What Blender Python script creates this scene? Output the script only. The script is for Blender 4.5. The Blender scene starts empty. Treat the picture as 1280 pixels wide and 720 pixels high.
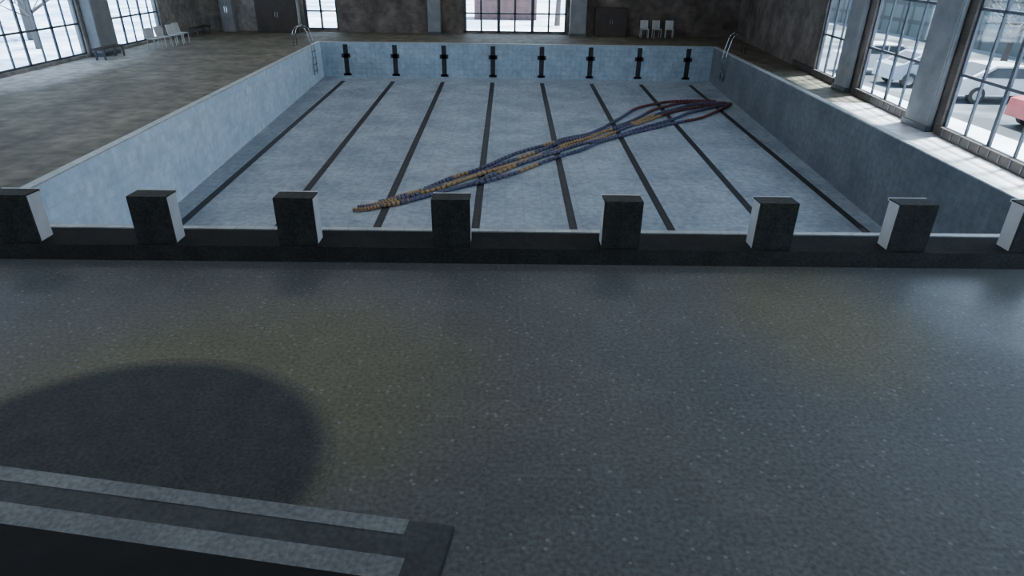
import bpy, bmesh, math, random
from mathutils import Vector, Matrix
random.seed(7)
S=bpy.context.scene
COL=bpy.context.collection

# ---------------------------------------------------------------- materials
def mat(name,col,rough=.6,col2=None,scale=3.0,metal=0,detail=3,speck=0,bump=0,spec=.5,tile=None,grout=None,sscale=28,contrast=.15,radial=None,flecks=0,stains_sheen=None,wet=None):
    m=bpy.data.materials.new(name); m.use_nodes=True
    n=m.node_tree.nodes; l=m.node_tree.links; b=n['Principled BSDF']
    b.inputs['Roughness'].default_value=rough; b.inputs['Metallic'].default_value=metal
    b.inputs['Specular IOR Level'].default_value=spec
    c2=col2 or tuple(x*.82 for x in col)
    tc=n.new('ShaderNodeTexCoord')
    no=n.new('ShaderNodeTexNoise'); no.inputs['Scale'].default_value=scale; no.inputs['Detail'].default_value=detail
    l.new(tc.outputs['Object'],no.inputs['Vector'])
    cr=n.new('ShaderNodeValToRGB'); cr.color_ramp.elements[0].position=.5-contrast; cr.color_ramp.elements[1].position=.5+contrast
    cr.color_ramp.elements[0].color=(*c2,1); cr.color_ramp.elements[1].color=(*col,1)
    l.new(no.outputs['Fac'],cr.inputs['Fac']); out=cr.outputs['Color']
    def blob(cx,cy,rx,ry,a,bb,dist=.6):
        # noisy-edged worn, wet or painted-sheen zone around a place on the floor; 1 inside, 0 outside
        su=n.new('ShaderNodeVectorMath'); su.operation='SUBTRACT'; su.inputs[1].default_value=(cx,cy,0); l.new(tc.outputs['Object'],su.inputs[0])
        sc=n.new('ShaderNodeVectorMath'); sc.operation='MULTIPLY'; sc.inputs[1].default_value=(1/rx,1/ry,0); l.new(su.outputs[0],sc.inputs[0])
        ln=n.new('ShaderNodeVectorMath'); ln.operation='LENGTH'; l.new(sc.outputs[0],ln.inputs[0])
        nn=n.new('ShaderNodeTexNoise'); nn.inputs['Scale'].default_value=.8; l.new(tc.outputs['Object'],nn.inputs['Vector'])
        ad=n.new('ShaderNodeMath'); ad.operation='MULTIPLY_ADD'; ad.inputs[1].default_value=dist; l.new(nn.outputs['Fac'],ad.inputs[0]); l.new(ln.outputs['Value'],ad.inputs[2])
        rr=n.new('ShaderNodeMapRange'); rr.interpolation_type='SMOOTHSTEP'; rr.inputs['From Min'].default_value=a; rr.inputs['From Max'].default_value=bb; rr.inputs['To Min'].default_value=1; rr.inputs['To Max'].default_value=0
        l.new(ad.outputs[0],rr.inputs['Value']); return rr.outputs['Result']
    if stains_sheen:
        for (cx,cy,rx,ry,c) in stains_sheen:
            f_=blob(cx,cy,rx,ry,.7,1.6)
            mr=n.new('ShaderNodeMix'); mr.data_type='RGBA'; l.new(f_,mr.inputs[0]); l.new(out,mr.inputs[6]); mr.inputs[7].default_value=(*c,1); out=mr.outputs[2]
    if wet:
        f_=blob(*wet[:4],.6,1.7)
        rm=n.new('ShaderNodeMapRange'); rm.inputs['To Min'].default_value=rough; rm.inputs['To Max'].default_value=wet[4]; l.new(f_,rm.inputs['Value']); l.new(rm.outputs['Result'],b.inputs['Roughness'])
        rs=n.new('ShaderNodeMapRange'); rs.inputs['To Min'].default_value=spec; rs.inputs['To Max'].default_value=wet[5]; l.new(f_,rs.inputs['Value']); l.new(rs.outputs['Result'],b.inputs['Specular IOR Level'])
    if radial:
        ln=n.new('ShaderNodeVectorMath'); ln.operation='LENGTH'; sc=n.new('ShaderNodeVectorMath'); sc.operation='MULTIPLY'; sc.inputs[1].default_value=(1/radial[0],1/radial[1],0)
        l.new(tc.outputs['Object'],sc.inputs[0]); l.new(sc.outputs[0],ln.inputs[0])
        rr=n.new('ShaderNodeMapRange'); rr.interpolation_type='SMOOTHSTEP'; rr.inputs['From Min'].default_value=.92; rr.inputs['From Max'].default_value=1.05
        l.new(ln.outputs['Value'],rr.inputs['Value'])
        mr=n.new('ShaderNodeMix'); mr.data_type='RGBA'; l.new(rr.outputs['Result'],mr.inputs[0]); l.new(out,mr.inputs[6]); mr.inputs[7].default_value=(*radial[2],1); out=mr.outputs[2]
    if speck:
        n2=n.new('ShaderNodeTexNoise'); n2.inputs['Scale'].default_value=sscale; n2.inputs['Detail'].default_value=4
        l.new(tc.outputs['Object'],n2.inputs['Vector'])
        r2=n.new('ShaderNodeMapRange'); r2.inputs['From Min'].default_value=.3; r2.inputs['From Max'].default_value=.7
        r2.inputs['To Min'].default_value=1-speck; r2.inputs['To Max'].default_value=1+speck
        l.new(n2.outputs['Fac'],r2.inputs['Value'])
        mx=n.new('ShaderNodeVectorMath'); mx.operation='SCALE'; l.new(out,mx.inputs[0]); l.new(r2.outputs['Result'],mx.inputs['Scale']); out=mx.outputs[0]
    if flecks:
        vo=n.new('ShaderNodeTexVoronoi'); vo.inputs['Scale'].default_value=flecks; l.new(tc.outputs['Object'],vo.inputs['Vector'])
        lt=n.new('ShaderNodeMath'); lt.operation='LESS_THAN'; lt.inputs[1].default_value=.18; l.new(vo.outputs['Distance'],lt.inputs[0])
        sx=n.new('ShaderNodeSeparateColor'); l.new(vo.outputs['Color'],sx.inputs[0])
        gt=n.new('ShaderNodeMath'); gt.operation='GREATER_THAN'; gt.inputs[1].default_value=.5; l.new(sx.outputs[0],gt.inputs[0])
        ml=n.new('ShaderNodeMath'); ml.operation='MULTIPLY'; l.new(lt.outputs[0],ml.inputs[0]); l.new(gt.outputs[0],ml.inputs[1])
        mf=n.new('ShaderNodeMix'); mf.data_type='RGBA'; l.new(ml.outputs[0],mf.inputs[0]); l.new(out,mf.inputs[6]); mf.inputs[7].default_value=(.20,.215,.22,1); out=mf.outputs[2]
    if tile:
        br=n.new('ShaderNodeTexBrick'); br.offset=0; br.inputs['Scale'].default_value=1
        br.inputs['Brick Width'].default_value=tile[0]; br.inputs['Row Height'].default_value=tile[1]; br.inputs['Mortar Size'].default_value=tile[2]
        br.inputs['Color1'].default_value=(1,1,1,1); br.inputs['Color2'].default_value=(.88,.88,.88,1); g=grout or .7
        br.inputs['Mortar'].default_value=(g,g,g,1)
        if len(tile)>3:
            sp=n.new('ShaderNodeSeparateXYZ'); cb=n.new('ShaderNodeCombineXYZ'); ad=n.new('ShaderNodeMath')
            l.new(tc.outputs['Object'],sp.inputs[0]); l.new(sp.outputs[0],ad.inputs[0]); l.new(sp.outputs[1],ad.inputs[1])
            l.new(ad.outputs[0],cb.inputs[0]); l.new(sp.outputs[2],cb.inputs[1]); l.new(cb.outputs[0],br.inputs['Vector'])
            if tile[3]=='brick': br.offset=.5
        else: l.new(tc.outputs['Object'],br.inputs['Vector'])
        mm=n.new('ShaderNodeMix'); mm.data_type='RGBA'; mm.blend_type='MULTIPLY'; mm.inputs[0].default_value=1
        l.new(out,mm.inputs[6]); l.new(br.outputs['Color'],mm.inputs[7]); out=mm.outputs[2]
    l.new(out,b.inputs['Base Color'])
    return m
def glass():
    m=bpy.data.materials.new('window_glass'); m.use_nodes=True; n=m.node_tree.nodes; l=m.node_tree.links
    n.remove(n['Principled BSDF']); t=n.new('ShaderNodeBsdfTransparent'); g=n.new('ShaderNodeBsdfGlossy'); g.inputs['Roughness'].default_value=.03
    t.inputs['Color'].default_value=(.93,.97,1,1)
    mx=n.new('ShaderNodeMixShader'); mx.inputs[0].default_value=.05
    l.new(t.outputs[0],mx.inputs[1]); l.new(g.outputs[0],mx.inputs[2]); l.new(mx.outputs[0],n['Material Output'].inputs['Surface']); return m

M={}
M['pool']=mat('pool_tile',(.32,.385,.455),.6,(.22,.28,.345),.6,speck=.22,tile=(.5,.5,.012),grout=.78,sscale=6)
M['poolshade']=mat('pool_wall_tile_shaded',(.15,.18,.205),.6,(.10,.125,.15),.8,speck=.2,tile=(.25,.25,.012,1),grout=.8,sscale=6)  # backlit right pool wall, its shade put into the tile colour
M['poolwall_lit']=mat('pool_wall_tile_lit',(.66,.84,1.0),.5,(.54,.72,.90),1.2,speck=.10,tile=(.25,.25,.012,1),grout=.85,sscale=5)  # window light on the left pool wall put into the tile colour
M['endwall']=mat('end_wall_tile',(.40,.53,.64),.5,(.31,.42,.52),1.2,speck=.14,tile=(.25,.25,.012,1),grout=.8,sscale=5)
M['coping']=mat('coping_tile',(.48,.54,.57),.5,(.36,.41,.44),3,tile=(.3,.3,.01))
M['line']=mat('black_lane_tile',(.022,.026,.032),.6,(.014,.017,.02),4,tile=(.25,.25,.02),grout=1.6,spec=.3)
OL=(.132,.134,.095)
M['deck']=mat('deck_tile',(.110,.122,.128),.60,(.092,.108,.120),.42,speck=.36,tile=(.3,.3,.006),grout=.88,sscale=24,contrast=.12,flecks=10,spec=.45,
  stains_sheen=[(-3.2,-4.2,3.0,2.0,OL),(3.4,-2.8,1.3,1.7,OL)],wet=(8.0,-2.2,3.0,2.4,.30,1.0))
M['deckolive']=mat('deck_tile_olive',(.175,.165,.125),.65,(.088,.086,.068),.8,speck=.45,tile=(.3,.3,.01),grout=.72,sscale=2.5,contrast=.14,spec=.35,
  stains_sheen=[(-17,15,1.6,5.5,(.42,.43,.42))])  # pale window reflection painted into the deck colour below the left windows
M['decksunlit']=mat('deck_tile_sunlit',(.85,.87,.89),.4,(.6,.63,.66),1.6,speck=.15,tile=(.3,.3,.01),grout=.8,sscale=5,contrast=.1)  # sunlit brightness of the right deck put into the tile colour
M['dark']=mat('dark_band_tile',(.052,.057,.057),.8,(.038,.042,.043),3,speck=.35,spec=.15)
M['darktop']=mat('dark_ledge_tile',(.024,.026,.027),.85,(.018,.02,.021),3,speck=.35,spec=.08)
M['brick']=mat('brown_brick',(.19,.165,.15),.85,(.09,.08,.072),.8,speck=.35,tile=(.3,.1,.012,'brick'),grout=.8,sscale=2.5)
M['plaster']=mat('grey_plaster',(.30,.29,.275),.85,(.17,.17,.17),1.0,speck=.25,sscale=4)
M['column']=mat('column_concrete',(.24,.26,.28),.8,(.18,.20,.22),2,speck=.1)
M['ceil']=mat('ceiling_panel',(.3,.3,.3),.9,tile=(1.2,.6,.02))
M['frame']=mat('window_frame',(.07,.085,.11),.5)
M['glass']=glass()
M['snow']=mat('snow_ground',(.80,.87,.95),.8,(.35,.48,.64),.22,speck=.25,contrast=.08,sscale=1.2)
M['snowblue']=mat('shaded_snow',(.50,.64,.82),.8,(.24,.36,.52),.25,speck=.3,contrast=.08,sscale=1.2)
M['asphalt']=mat('wet_asphalt',(.04,.052,.06),.6,(.15,.19,.22),.25,speck=.25,contrast=.07)
M['white']=mat('white_gelcoat',(.66,.70,.73),.4)
M['steel']=mat('stainless',(.6,.62,.64),.22,metal=1)
M['fblue']=mat('float_blue',(.075,.085,.155),.6)
M['forange']=mat('float_orange',(.34,.225,.11),.6)
M['fred']=mat('float_red',(.11,.035,.04),.6)
M['disc']=mat('dark_disc',(.050,.060,.064),.8,(.038,.047,.052),3,speck=.35,radial=(1.85,1.65,(.118,.122,.098)),spec=.3)  # dark disc blending into the deck colour towards its rim
M['tblack']=mat('table_black',(.014,.015,.018),.7,(.010,.011,.013),4,spec=.2)
M['tdark']=mat('table_dark_edge',(.068,.082,.095),.65,(.052,.064,.074),4,spec=.3,speck=.25)
M['tlight']=mat('table_light_inlay',(.225,.25,.27),.6,(.165,.185,.205),2,spec=.3,speck=.3)
M['wood']=mat('dark_brown_wood',(.05,.04,.035),.6,(.035,.028,.024),4)
M['carred']=mat('car_paint_red',(.40,.07,.07),.35); M['carwhite']=mat('car_paint_white',(.7,.73,.78),.35); M['cargrey']=mat('car_paint_grey',(.3,.36,.45),.35)
M['carglass']=mat('car_glass',(.05,.06,.07),.15)
M['tyre']=mat('tyre',(.03,.03,.03),.8)
M['bark']=mat('bark',(.08,.07,.065),.9)
M['facade']=mat('facade_grey_green',(.085,.11,.115),.8,(.06,.08,.09),.5,tile=(1.4,1.2,.15,1),grout=.45)
M['redshed']=mat('red_boards',(.16,.085,.08),.8,(.11,.06,.058),2,tile=(.2,4,.02,1),grout=.6)
M['chair']=mat('white_plastic',(.5,.53,.55),.45)
em=bpy.data.materials.new('fill_lamp_glow'); em.use_nodes=True
em.node_tree.nodes['Principled BSDF'].inputs['Emission Color'].default_value=(1,.98,.94,1); em.node_tree.nodes['Principled BSDF'].inputs['Emission Strength'].default_value=1
M['tube']=em  # faint glow for the added fill lamps

# ---------------------------------------------------------------- mesh helpers
class MB:
    def __init__(s): s.bm=bmesh.new(); s.mats=[]
    def mi(s,k):
        if k not in s.mats: s.mats.append(k)
        return s.mats.index(k)
    def box(s,x0,x1,y0,y1,z0,z1,k,bev=0,top=None):
        i=s.mi(k); r=bmesh.ops.create_cube(s.bm,size=1)
        for v in r['verts']:
            v.co=Vector((x0+(v.co.x+.5)*(x1-x0),y0+(v.co.y+.5)*(y1-y0),z0+(v.co.z+.5)*(z1-z0)))
        fs={f for v in r['verts'] for f in v.link_faces}
        for f in fs: f.material_index=i
        if top:
            ti=s.mi(top)
            for f in fs:
                if all(abs(v.co.z-z1)<1e-6 for v in f.verts): f.material_index=ti
        if bev:
            es=list({e for f in fs for e in f.edges}); q=bmesh.ops.bevel(s.bm,geom=es,offset=bev,segments=2,affect='EDGES')
            for f in q['faces']: f.material_index=i
        return s
    def poly(s,pts,k):
        f=s.bm.faces.new([s.bm.verts.new(p) for p in pts]); f.material_index=s.mi(k); return s
    def prism(s,pts,ax,a,b,k):
        def P(p,t):
            if ax=='x': return (t,p[0],p[1])
            if ax=='y': return (p[0],t,p[1])
            return (p[0],p[1],t)
        i=s.mi(k); A=[s.bm.verts.new(P(p,a)) for p in pts]; B=[s.bm.verts.new(P(p,b)) for p in pts]; n=len(pts)
        fs=[s.bm.faces.new(A),s.bm.faces.new(B[::-1])]
        for j in range(n): fs.append(s.bm.faces.new([A[j],B[j],B[(j+1)%n],A[(j+1)%n]]))
        for f in fs: f.material_index=i
        return s
    def cyl(s,c,r,h,k,ax='z',seg=20,r2=None):
        i=s.mi(k); q=bmesh.ops.create_cone(s.bm,cap_ends=True,segments=seg,radius1=r,radius2=r if r2 is None else r2,depth=h)
        R=Matrix() if ax=='z' else (Matrix.Rotation(math.pi/2,4,'Y') if ax=='x' else Matrix.Rotation(math.pi/2,4,'X'))
        for v in q['verts']: v.co=R@v.co+Vector(c)
        for f in {f for v in q['verts'] for f in v.link_faces}: f.material_index=i
        return s
    def tube(s,pts,r,k,seg=8):
        i=s.mi(k); pts=[Vector(p) for p in pts]; rings=[]
        for j,p in enumerate(pts):
            d=(pts[min(j+1,len(pts)-1)]-pts[max(j-1,0)]).normalized()
            up=Vector((0,0,1)) if abs(d.z)<.9 else Vector((1,0,0))
            a=d.cross(up).normalized(); b=a.cross(d).normalized()
            rr=r[j] if isinstance(r,list) else r
            rings.append([s.bm.verts.new(p+a*math.cos(t*2*math.pi/seg)*rr+b*math.sin(t*2*math.pi/seg)*rr) for t in range(seg)])
        for j in range(len(rings)-1):
            for t in range(seg):
                f=s.bm.faces.new([rings[j][t],rings[j][(t+1)%seg],rings[j+1][(t+1)%seg],rings[j+1][t]]); f.material_index=i
        for R in (rings[0],rings[-1]):
            f=s.bm.faces.new(R); f.material_index=i
        return s
    def done(s,name,parent=None,loc=None,rot=0,smooth=False,**kw):
        bmesh.ops.recalc_face_normals(s.bm,faces=s.bm.faces)
        me=bpy.data.meshes.new(name); s.bm.to_mesh(me); s.bm.free()
        for k in s.mats: me.materials.append(M[k])
        if smooth:
            for p in me.polygons: p.use_smooth=True
        o=bpy.data.objects.new(name,me); COL.objects.link(o)
        if parent: o.parent=parent
        if loc: o.location=loc
        if rot: o.rotation_euler=(0,0,rot)
        for a,b in kw.items(): o[a]=b
        return o
def empty(name,loc=(0,0,0),rot=0,**kw):
    o=bpy.data.objects.new(name,None); o.empty_display_size=.2; COL.objects.link(o); o.location=loc; o.rotation_euler=(0,0,rot)
    for a,b in kw.items(): o[a]=b
    return o
def copy_thing(o,loc,rot=None,label=None,scale=None):
    n=o.copy(); COL.objects.link(n); n.location=loc
    if rot is not None: n.rotation_euler=(0,0,rot)
    if scale: n.scale=(scale,)*3
    if label: n['label']=label
    def rec(a,b):
        for c in a.children:
            d=c.copy(); COL.objects.link(d); d.parent=b; d.matrix_parent_inverse=c.matrix_parent_inverse.copy(); rec(c,d)
    rec(o,n); return n

# ---------------------------------------------------------------- room
XL=-18.0; YF=30.0; YB=-12.0; H=7.2
xr=lambda y:10.1+.085*y
pl=lambda y:-9.25-.03*y
pr_=lambda y:9.1+.036*y
m=MB()
m.poly([(XL,YB,0),(xr(YB),YB,0),(xr(0),0,0),(XL,0,0)],'deck')
m.poly([(XL,0,0),(pl(0),0,0),(pl(25),25,0),(XL,25,0)],'deckolive')
m.poly([(pr_(0),0,0),(xr(0),0,0),(xr(11),11,0),(pr_(11),11,0)],'decksunlit')
m.poly([(pr_(11),11,0),(xr(11),11,0),(xr(25),25,0),(pr_(25),25,0)],'deckolive')
m.poly([(XL,25,0),(xr(25),25,0),(xr(YF),YF,0),(XL,YF,0)],'deckolive')
m.done('floor',kind='structure')
MB().prism([(XL-.3,YB-.3),(xr(YB)+.1,YB-.3),(xr(YF)+.1,YF+.3),(XL-.3,YF+.3)],'z',H,H+.2,'ceil').done('ceiling',kind='structure')

def side_wall(name,fx,sgn,wins,k,sill,head,th=.3):
    m=MB(); th=th*sgn
    def seg(y0,y1,z0,z1):
        m.prism([(fx(y0),y0),(fx(y1),y1),(fx(y1)+th,y1),(fx(y0)+th,y0)],'z',z0,z1,k)
    seg(YB,YF,head,H)
    y=YB
    for a,b in wins:
        seg(y,a,0,head); seg(a,b,0,sill); y=b
    seg(y,YF,0,head)
    m.done(name,kind='structure')
WL=[(-9.5,-4.5),(-2.8,3.0),(4.6,10.2),(11.8,18.8),(20.4,25.4)]
WR=[(-9.5,-6.4),(-4.8,.8),(1.0,6.9),(8.5,12.4),(14.0,16.6)]
side_wall('wall_left',lambda y:XL,-1,WL,'plaster',.12,5.6)
side_wall('wall_right',xr,1,WR,'brick',.15,6.6,.2)
wn=0
def window(fx,sgn,a,b,z0,z1,nv,zs):
    global wn; wn+=1; m=MB()
    def bar(y0,y1,za,zb,d0=.08,d1=.14,k='frame'):
        m.prism([(fx(y0)+d0*sgn,y0),(fx(y1)+d0*sgn,y1),(fx(y1)+d1*sgn,y1),(fx(y0)+d1*sgn,y0)],'z',za,zb,k)
    w=.07
    bar(a,a+w,z0,z1); bar(b-w,b,z0,z1); bar(a,b,z0,z0+w); bar(a,b,z1-w,z1)
    for i in range(1,nv):
        y=a+(b-a)*i/nv; ww=w*(1.5 if i%2==0 else .8); bar(y-ww/2,y+ww/2,z0,z1)
    for z in zs: bar(a,b,z-w/2,z+w/2)
    bar(a+.02,b-.02,z0+.02,z1-.02,.105,.115,'glass')
    m.done('window_%d'%wn,kind='structure')
for a,b in WL: window(lambda y:XL,-1,a,b,.12,5.6,max(2,round((b-a)/.9)),[1.3,2.7,4.1])
for a,b in WR: window(xr,1,a,b,.15,6.6,max(2,round((b-a)/.95)),[1.5,3.0,4.4,5.6])
FO=[(-12.1,-10.2,.1,2.6),(-3.05,2.85,.05,3.2)]
m=MB(); x=XL
m.box(XL,xr(YF)+.3,YF,YF+.3,3.2,H,'brick')
for a,b,z0,z1 in FO:
    m.box(x,a,YF,YF+.3,0,3.2,'brick' if x>XL else 'plaster')
    if z0>0: m.box(a,b,YF,YF+.3,0,z0,'brick')
    if z1<3.2: m.box(a,b,YF,YF+.3,z1,3.2,'brick')
    x=b
m.box(x,xr(YF)+.3,YF,YF+.3,0,3.2,'brick')
m.done('wall_far',kind='structure')
for a,b,z0,z1 in FO:
    wn+=1; m=MB(); nv=max(1,round((b-a)/1.0)); w=.11
    m.box(a,b,YF+.08,YF+.18,z0,z0+w,'frame').box(a,b,YF+.08,YF+.18,z1-w,z1,'frame')
    for i in range(nv+1):
        xx=a+(b-a-w)*i/nv; m.box(xx,xx+w*(1 if i%2 else 1.6),YF+.08,YF+.18,z0,z1,'frame')
    m.box(a,b,YF+.08,YF+.18,1.05,1.13,'frame'); m.box(a,b,YF+.08,YF+.18,2.1,2.2,'frame'); m.box(a,b,YF+.12,YF+.13,z0,z1,'glass')
    m.done('window_%d'%wn,kind='structure')
m=MB(); m.box(XL,xr(YB)+.3,YB-.3,YB,0,H,'plaster'); m.done('wall_near',kind='structure')

def column(x0,x1,y0,y1,lab,z1=H):
    m=MB(); m.box(x0,x1,y0,y1,0,z1,'column',.03); m.box(x0-.03,x1+.03,y0-.03,y1+.03,0,.15,'frame')
    return m.done('column',label=lab,category='column',group='concrete columns along the pool hall')
for y in (-3.65,3.8,11.0,19.6): column(XL+.02,XL+.5,y-.65,y+.65,'grey concrete column between tall window bays')
for y,hw in ((-5.6,.6),(7.75,.55),(13.25,.45)): column(xr(y)-.24,xr(y)-.07,y-hw,y+hw,'grey concrete column between glazed car park windows')
column(-5.0,-4.3,29.3,29.95,'pale grey column beside the glazed doors',3.8)
column(3.0,3.9,29.3,29.95,'pale grey column beside the glazed doors',3.8)

# ---------------------------------------------------------------- pool
fz=lambda y:-2.35+.0269*y
pool=empty('swimming_pool',label='drained eight-lane indoor pool with pale blue tiles',category='swimming pool')
m=MB(); m.poly([(pl(0),0,fz(0)),(pr_(0),0,fz(0)),(pr_(25),25,fz(25)),(pl(25),25,fz(25))],'pool'); m.done('pool_floor',pool)
m=MB(); m.poly([(pl(0),0,fz(0)),(pl(25),25,fz(25)),(pl(25),25,0),(pl(0),0,0)],'poolwall_lit'); m.done('side_wall',pool)
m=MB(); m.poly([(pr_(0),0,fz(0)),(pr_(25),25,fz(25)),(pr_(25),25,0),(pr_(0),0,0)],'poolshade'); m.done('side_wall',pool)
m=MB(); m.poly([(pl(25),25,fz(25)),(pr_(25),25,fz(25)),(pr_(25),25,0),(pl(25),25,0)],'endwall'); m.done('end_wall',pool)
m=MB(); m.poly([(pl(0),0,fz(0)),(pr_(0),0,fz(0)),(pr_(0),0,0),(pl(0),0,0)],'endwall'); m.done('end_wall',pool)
def cop(p0,p1,q1,q0): return MB().prism([p0,p1,q1,q0],'z',.0,.03,'coping').done('coping',pool)
w=.2
cop((pl(0),0),(pl(25),25),(pl(25)-w,25),(pl(0)-w,0)); cop((pr_(0),0),(pr_(25),25),(pr_(25)+w,25),(pr_(0)+w,0))
cop((pl(25)-w,25),(pr_(25)+w,25),(pr_(25)+w,25.2),(pl(25)-w,25.2)); cop((pl(0)-w,-.12),(pr_(0)+w,-.12),(pr_(0)+w,0),(pl(0)-w,0))
LX=[-8.75,-6.25,-3.75,-1.25,1.25,3.75,6.25,8.75]
for x in LX:
    m=MB(); hw=.105; e=.006; y0,y1=1.6,24.0
    m.poly([(x-hw,y0,fz(y0)+e),(x+hw,y0,fz(y0)+e),(x+hw,y1,fz(y1)+e),(x-hw,y1,fz(y1)+e)],'line')
    m.done('lane_line',pool)
    m=MB(); zt=-.08; zb=-1.6
    m.box(x-.12,x+.12,24.985,24.998,zb,zt,'line'); m.box(x-.22,x+.22,24.985,24.998,-.72,-.52,'line'); m.box(x-.2,x+.2,24.985,24.998,zb,zb+.12,'line')
    m.done('wall_target',pool)

# ---------------------------------------------------------------- plinth, gutter, starting blocks
MB().box(XL+.6,xr(-1)-.3,-1.29,-.7,0,.24,'dark',top='darktop').done('starting_plinth',label='low dark tiled plinth carrying the starting blocks',category='plinth')
m=MB(); m.box(pl(0)-.2,pr_(0)+.2,-.66,-.14,0,.02,'darktop')
m.done('gutter_grating',label='dark overflow grating between plinth and pool edge',category='grating')
bl=None; BH=.70
for i,x in enumerate([-7.38,-5.45,-3.43,-1.24,1.18,3.36,5.32,7.10]):
    if bl is None:
        bl=empty('starting_block',(x,-.95,.24),label='white starting block with painted-on rear shade and dark top',category='starting block',group='starting blocks in a row on the plinth')
        m=MB(); m.prism([(-.24,0),(.02,0),(.03,BH-.03),(-.24,BH-.02)],'x',-.265,.265,'white'); m.done('pedestal',bl)
        m=MB(); m.prism([(-.27,BH-.02),(-.27,BH),(.035,BH-.01),(.035,BH-.03)],'x',-.272,.272,'dark'); m.done('top_platform',bl)
        m=MB(); m.prism([(.035,BH-.05),(.035,BH-.005),(.06,BH-.005),(.06,BH-.05)],'x',-.272,.272,'white'); m.done('front_edge',bl)
        m=MB(); m.prism([(-.245,0.0),(-.245,BH-.02),(-.275,BH-.02),(-.275,0.0)],'x',-.272,.272,'dark'); m.done('rear_shade',bl)  # dark sheet painting the shade on the white block's rear face
        m=MB(); m.tube([(-.2,.02,BH-.15),(-.2,.10,BH-.16),(.2,.10,BH-.16),(.2,.02,BH-.15)],.015,'steel'); m.done('backstroke_grip',bl)
    else: copy_thing(bl,(x,-.95,.24))

# ---------------------------------------------------------------- lane ropes
ctr=[(-4.61,6.6),(-3.43,7.35),(-1.29,9.46),(1.37,12.44),(3.31,14.38),(6.03,17.31),(7.9,19.0),(9.5,19.75)]
def interp(t):
    n=len(ctr)-1; t=max(0,min(.9999,t))*n; i=int(t); f=t-i
    p0=Vector(ctr[max(i-1,0)]);p1=Vector(ctr[i]);p2=Vector(ctr[i+1]);p3=Vector(ctr[min(i+2,n)])
    return .5*((2*p1)+(p2-p0)*f+(2*p0-5*p1+4*p2-p3)*f*f+(3*p1-p0-3*p2+p3)*f**3)
# offset, colours, start, end, extra spread of the open loop at the far end
ropes=[(-.66,'fblue','fred',.05,1.0,-.75),(-.32,'fblue','fblue',.03,.98,-.35),(-.05,'forange','fred',.0,1,0.05),(.17,'forange','fblue',.06,.97,.35),(.42,'fblue','fred',.1,.99,.65),(.78,'fblue','fred',.2,.96,1.05)]
for ri,(off,k1,k2,t0,t1,sp) in enumerate(ropes):
    m=MB(); pts=[]; N=110
    for j in range(N+1):
        t=t0+(t1-t0)*j/N; p=interp(t); q=interp(min(t+.01,1)); q0=interp(max(t-.01,0)); d=(q-q0).normalized(); nrm=Vector((-d.y,d.x))
        wob=.11*math.sin(j*.13+ri*2.1)+.05*math.sin(j*.37+ri)
        g=max(0,min(1,(t-.60)/.40)); bulge=math.sin(math.pi*g)
        fan=off*(.46+.46*min(1,t*1.6))*(1-g*.8)+sp*bulge
        fan*=min(1,.25+t*3)
        p=p+nrm*(fan+wob*(1-g*.6)); p.x=min(p.x,pr_(p.y)-.12); pts.append(Vector((p.x,p.y,fz(p.y)+.065)))
    for j in range(N):
        a,b=pts[j],pts[j+1]; tt=t0+(t1-t0)*j/N
        kk=k1
        if k1=='forange' and (j//5)%5==3: kk='fblue'
        if k1=='fblue' and (j//4)%6==2: kk='forange' if tt<.45 else 'fblue'
        if tt>.70: kk=k2
        if (b-a).length<.01: continue
        c=(a+b)/2; h=(b-a)*.38; R=.060
        m.tube([c-h,c-h*.8,c+h*.8,c+h],[R*.5,R,R,R*.5],kk,seg=8)
    rope=empty('lane_rope',(0,0,0),label=('slack lane rope of orange and blue floats on pool floor' if k1=='forange' else 'slack lane rope of dark blue floats on pool floor'),category='lane rope',group='lane ropes heaped diagonally across the pool floor')
    m.done('float',rope,kind='stuff')
    MB().tube(pts,.02,'fred',seg=5).done('cable',rope)

def ladder(loc,rot):
    e=empty('pool_ladder',loc,rot,label='stainless steel pool ladder with curved handrails',category='pool ladder',group='pool ladders')
    for sx in (-.25,.25):
        pts=[(sx,-.75,.0),(sx,-.75,.55)]+[(sx,-.4-.35*math.cos(a),.55+.35*math.sin(a)) for a in [math.pi*k/8 for k in range(1,8)]]+[(sx,-.05+.0,.55),(sx,.08,.0),(sx,.08,-1.3)]
        MB().tube(pts,.022,'steel').done('handrail',e,smooth=True)
    for z in (-.25,-.55,-.85,-1.15): MB().box(-.25,.25,.04,.14,z,z+.03,'steel').done('step',e)
ladder((pl(23.2),23.2,.03),-math.pi/2); ladder((pr_(22.5),22.5,.03),math.pi/2)

# ---------------------------------------------------------------- round dark disc & table
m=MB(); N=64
m.prism([(1.95*math.cos(2*math.pi*i/N),1.74*math.sin(2*math.pi*i/N)) for i in range(N)],'z',0,.004,'disc')
m.done('dark_disc',loc=(-3.88,-5.55,.001),label='large thin round dark disc lying on the deck tiles',category='mat')
tb=empty('table',(-.76,-6.79,0),math.radians(-9),label='dark table with black top and pale inlaid border',category='table')
L_=4.2; W=1.5
MB().box(-L_,0,-W,0,.69,.742,'tdark',.012).done('tabletop',tb)
MB().box(-L_,-.30,-.13,-.012,.742,.746,'tlight').done('edge_strip',tb)
m=MB(); m.box(-L_+.2,-.24,-.46,-.30,.742,.746,'tlight'); m.box(-.44,-.24,-W+.3,-.46,.742,.746,'tlight'); m.box(-L_+.2,-L_+.4,-W+.3,-.46,.742,.746,'tlight'); m.done('inlaid_border',tb)
MB().box(-L_+.4,-.44,-W+.3,-.46,.742,.745,'tblack').done('black_panel',tb)
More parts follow.
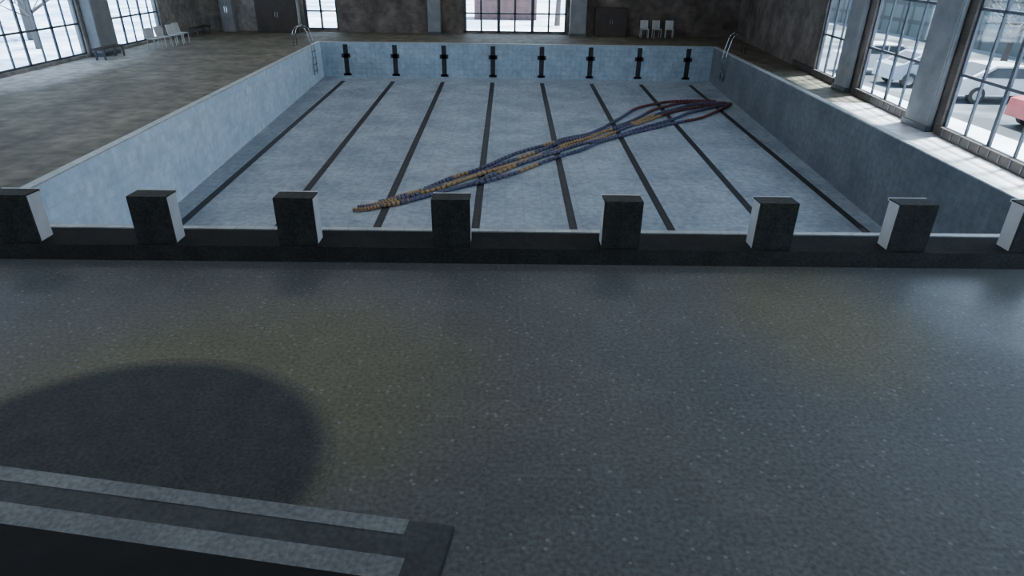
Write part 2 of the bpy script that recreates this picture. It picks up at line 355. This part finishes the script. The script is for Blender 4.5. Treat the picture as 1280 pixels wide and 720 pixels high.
for lx in (-.15,-L_+.15):
    for ly in (-.15,-W+.15): MB().box(lx-.04,lx+.04,ly-.04,ly+.04,.006,.69,'tdark',.006).done('leg',tb)

# ---------------------------------------------------------------- far-end furniture
def cabinet(loc,w,h,d,lab,k='wood'):
    e=empty('cabinet',loc,label=lab,category='cabinet')
    MB().box(-w/2,w/2,-d/2,d/2,0,h,k,.01).done('body',e)
    for s in (-1,1):
        dr=MB().box(min(0.01*s,s*(w/2-.04)),max(0.01*s,s*(w/2-.04)),-d/2-.025,-d/2,.08,h-.06,k,.006).done('door',e)
        MB().box(s*.06-.012,s*.06+.012,-d/2-.06,-d/2-.025,h*.45,h*.6,'steel').done('handle',dr)
cabinet((-13.4,29.55,0),2.3,1.75,.7,'wide dark brown two-door cabinet against the end wall')
cabinet((5.3,29.6,0),1.8,1.5,.6,'dark cabinet beside the grey column')
cabinet((-16.2,29.6,0),.7,2.2,.6,'tall narrow pale grey locker against the end wall','column')
def chair(loc,rot):
    e=empty('chair',loc,rot,label='white plastic poolside chair',category='chair',group='white chairs standing on the deck')
    MB().box(-.23,.23,-.22,.22,.42,.46,'chair',.012).done('seat',e)
    MB().prism([(.20,.46),(.24,.46),(.34,.88),(.30,.88)],'x',-.22,.22,'chair').done('backrest',e)
    for a in (-.2,.2):
        for b in (-.19,.19): MB().cyl((a,b,.21),.02,.42,'chair',seg=10).done('leg',e)
    return e
c0=chair((-16.6,21.6,0),1.2)
for p,r in [((-16.5,22.4,0),1.3),((-16.4,23.3,0),1.1),((-16.5,24.2,0),1.4),((7.2,29.2,0),0),((7.9,29.2,0),.1),((8.6,29.2,0),-.1)]:
    copy_thing(c0,p,r)
def bench(loc,rot,l,lab):
    e=empty('bench',loc,rot,label=lab,category='bench',group='benches by the windows')
    for i in range(3): MB().box(-l/2,l/2,-.2+i*.14,-.08+i*.14,.42,.46,'wood',.006).done('slat',e)
    for s in (-1,1): MB().prism([(-.2,0),(-.14,0),(-.12,.36),(.14,.36),(.16,0),(.22,0),(.22,.42),(-.2,.42)],'x',s*(l/2-.2)-.03,s*(l/2-.2)+.03,'frame').done('leg',e)
bench((-17.0,18.6,0),math.pi/2,1.8,'dark slatted bench in front of the column')
bench((-16.9,27.2,0),math.pi/2,2.0,'dark slatted bench beside the plaster wall')
def radiator(y0,y1):
    m=MB()
    m.prism([(xr(y0)-.12,y0),(xr(y1)-.12,y1),(xr(y1)-.02,y1),(xr(y0)-.02,y0)],'z',.03,.24,'wood')
    for i in range(int((y1-y0)/.4)):
        y=y0+.2+i*.4; m.box(xr(y)-.135,xr(y)-.12,y-.02,y+.02,.05,.22,'frame')
    m.done('radiator',label='low dark radiator casing running under the windows',category='radiator',group='radiators under the windows')
radiator(.7,6.9); radiator(8.6,12.4); radiator(14.2,19)

# ---------------------------------------------------------------- outside
GZ=-1.0
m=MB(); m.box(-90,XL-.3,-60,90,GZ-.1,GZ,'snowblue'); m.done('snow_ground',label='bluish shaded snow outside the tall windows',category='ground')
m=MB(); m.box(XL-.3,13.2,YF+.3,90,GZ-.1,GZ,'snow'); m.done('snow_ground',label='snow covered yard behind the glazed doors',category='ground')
m=MB(); m.box(15.6,90,-60,90,GZ-.1,GZ,'asphalt'); m.done('car_park',label='wet grey car park with patches of snow',category='ground')
m=MB(); m.prism([(13.2,-30),(15.6,-30),(15.6,90),(13.2,90)],'z',GZ-.1,GZ,'snow'); m.prism([(9.4,-30),(13.2,-30),(13.2,30),(xr(30)+.31,30),(xr(-12)+.31,-12),(9.4,-12)],'z',GZ-.1,GZ,'snow'); m.done('snow_bank',label='snow strip between building and car park',category='ground')
def car(loc,rot,k,lab):
    e=empty('car',loc,rot,label=lab,category='car')
    prof=[(-2.1,.3),(-2.15,.7),(-1.9,.88),(-1.2,.95),(-.55,1.4),(.9,1.43),(1.7,1.0),(2.1,.92),(2.15,.35)]
    MB().prism(prof,'x',-.85,.85,k).done('body',e)
    for s in (-1,1):
        x=s*.86; MB().prism([(-1.0,.97),(-.5,1.33),(.15,1.36),(.15,.97)],'x',x-.01,x+.01,'carglass').prism([(.22,.97),(.22,1.36),(.85,1.36),(1.4,1.0)],'x',x-.01,x+.01,'carglass').done('side_window',e)
        for y in (-1.35,1.35): MB().cyl((s*.78,y,.32),.32,.22,'tyre',ax='x').cyl((s*.89,y,.32),.18,.02,'steel',ax='x').done('wheel',e)
    MB().poly([(-.72,-1.19,.975),(.72,-1.19,.975),(.66,-.6,1.385),(-.66,-.6,1.385)],'carglass').done('windscreen',e)
    MB().poly([(-.7,1.68,1.03),(.7,1.68,1.03),(.64,.98,1.41),(-.64,.98,1.41)],'carglass').done('rear_window',e)
car((18.8,11.9,GZ),math.pi/2,'carred','red car parked facing the pool hall windows')
car((19.4,17.2,GZ),math.pi/2,'carwhite','white car parked beside a red car')
car((18.6,20.6,GZ),math.pi/2,'cargrey','blue grey car parked in the car park')
car((18.2,24.2,GZ),math.pi/2,'carwhite','white car parked near the brick wall')
m=MB(); m.box(30,46,-20,70,GZ,2.6,'facade'); m.prism([(29.5,2.6),(46.5,2.6),(40,3.8)],'y',-20.5,70.5,'frame'); m.done('building',label='low grey green building across the car park',category='building')
def tree(loc,h):
    e=empty('tree',loc,random.random()*6,label='bare winter tree standing in snow',category='tree',group='bare trees outside the windows')
    MB().tube([(0,0,0.03),(.05,.03,h*.35),(-.04,.05,h*.7),(.03,0,h)],[.22,.16,.1,.03],'bark').done('trunk',e)
    m=MB()
    for i in range(26):
        z=h*(.25+.7*random.random()); a=random.random()*6.3; L=(h-z)*.45+.5
        p=Vector((0,0,z)); q=p+Vector((math.cos(a),math.sin(a),.6))*L*.6; r_=q+Vector((math.cos(a+.4),math.sin(a+.4),.9))*L*.4
        m.tube([p,q,r_],[.06,.035,.012],'bark',seg=5)
        r2=q+Vector((math.cos(a-.8),math.sin(a-.8),.5))*L*.4; m.tube([q,r2],[.03,.01],'bark',seg=5)
    m.done('branch',e,kind='stuff'); return e
t0=tree((-26,24,GZ),7)
for p,s in [((-30,33,GZ),1.1),((-24,17,GZ),.9),((-34,27,GZ),1.2),((-29,14.5,GZ),1),((-38,40,GZ),1.3),((-27,29,GZ),.8),((-4,44,GZ),1),((3.5,47,GZ),1.1),((-13,42,GZ),.9),((25,25,GZ),.8),((25.5,19,GZ),.8),((25,15.5,GZ),.8)]:
    copy_thing(t0,p,random.random()*6,scale=s)
m=MB(); m.box(-3.5,2.0,52,55,GZ,.9,'redshed'); m.prism([(51.6,.9),(55.4,.9),(53.5,2.1)],'x',-3.8,2.3,'snow'); m.done('shed',label='low red boarded shed with snowy roof',category='shed')

# ---------------------------------------------------------------- unseen ceiling lamps added to fill the hall with light
for x in (-13,-5,3):
    for y in (-4,6,15,24):
        e=empty('ceiling_fill_lamp',(x,y,H),label='unseen ceiling lamp added as fill light for the pool hall',category='ceiling lamp',group='added fill lamps')  # made-up fixture, added as interior fill light
        MB().box(-1.3,1.3,-.5,.5,-.12,0,'frame',.01).done('housing',e)
        MB().box(-1.2,1.2,-.42,.42,-.14,-.12,'tube').done('diffuser',e)
        a=bpy.data.lights.new('lamp','AREA'); a.shape='RECTANGLE'; a.size=2.4; a.size_y=.9; a.energy=(80 if y<0 else 110); a.color=(.99,1,1)
        ao=bpy.data.objects.new('fill_lamp_light',a); COL.objects.link(ao); ao.parent=e; ao.location=(0,0,-.16)

# ---------------------------------------------------------------- light
Wd=bpy.data.worlds.new('World'); S.world=Wd; Wd.use_nodes=True; bg=Wd.node_tree.nodes['Background']
bg.inputs[0].default_value=(.68,.82,1.0,1); bg.inputs[1].default_value=3.5
s=bpy.data.lights.new('sun','SUN'); s.energy=26; s.angle=.05; s.color=(1,.98,.95)
so=bpy.data.objects.new('sun',s); COL.objects.link(so)
d=Vector((-.22,-.12,-.97)).normalized(); so.rotation_euler=d.to_track_quat('-Z','Y').to_euler()

# ---------------------------------------------------------------- camera
f,cx,cy,cz,pit,yaw,rol=805.86,-.4533,-9.741,3.9464,.4739,.0101,-.0144
fw=Vector((math.sin(yaw)*math.cos(pit),math.cos(yaw)*math.cos(pit),-math.sin(pit)))
r=Vector((math.cos(yaw),-math.sin(yaw),0)); dn=fw.cross(r)
r2=r*math.cos(rol)+dn*math.sin(rol); d2=dn*math.cos(rol)-r*math.sin(rol)
cd=bpy.data.cameras.new('camera'); co=bpy.data.objects.new('camera',cd); COL.objects.link(co); S.camera=co
cd.sensor_width=36; cd.lens=f/1280*36
R=Matrix((r2,-d2,-fw)).transposed().to_4x4(); co.matrix_world=Matrix.Translation((cx,cy,cz))@R
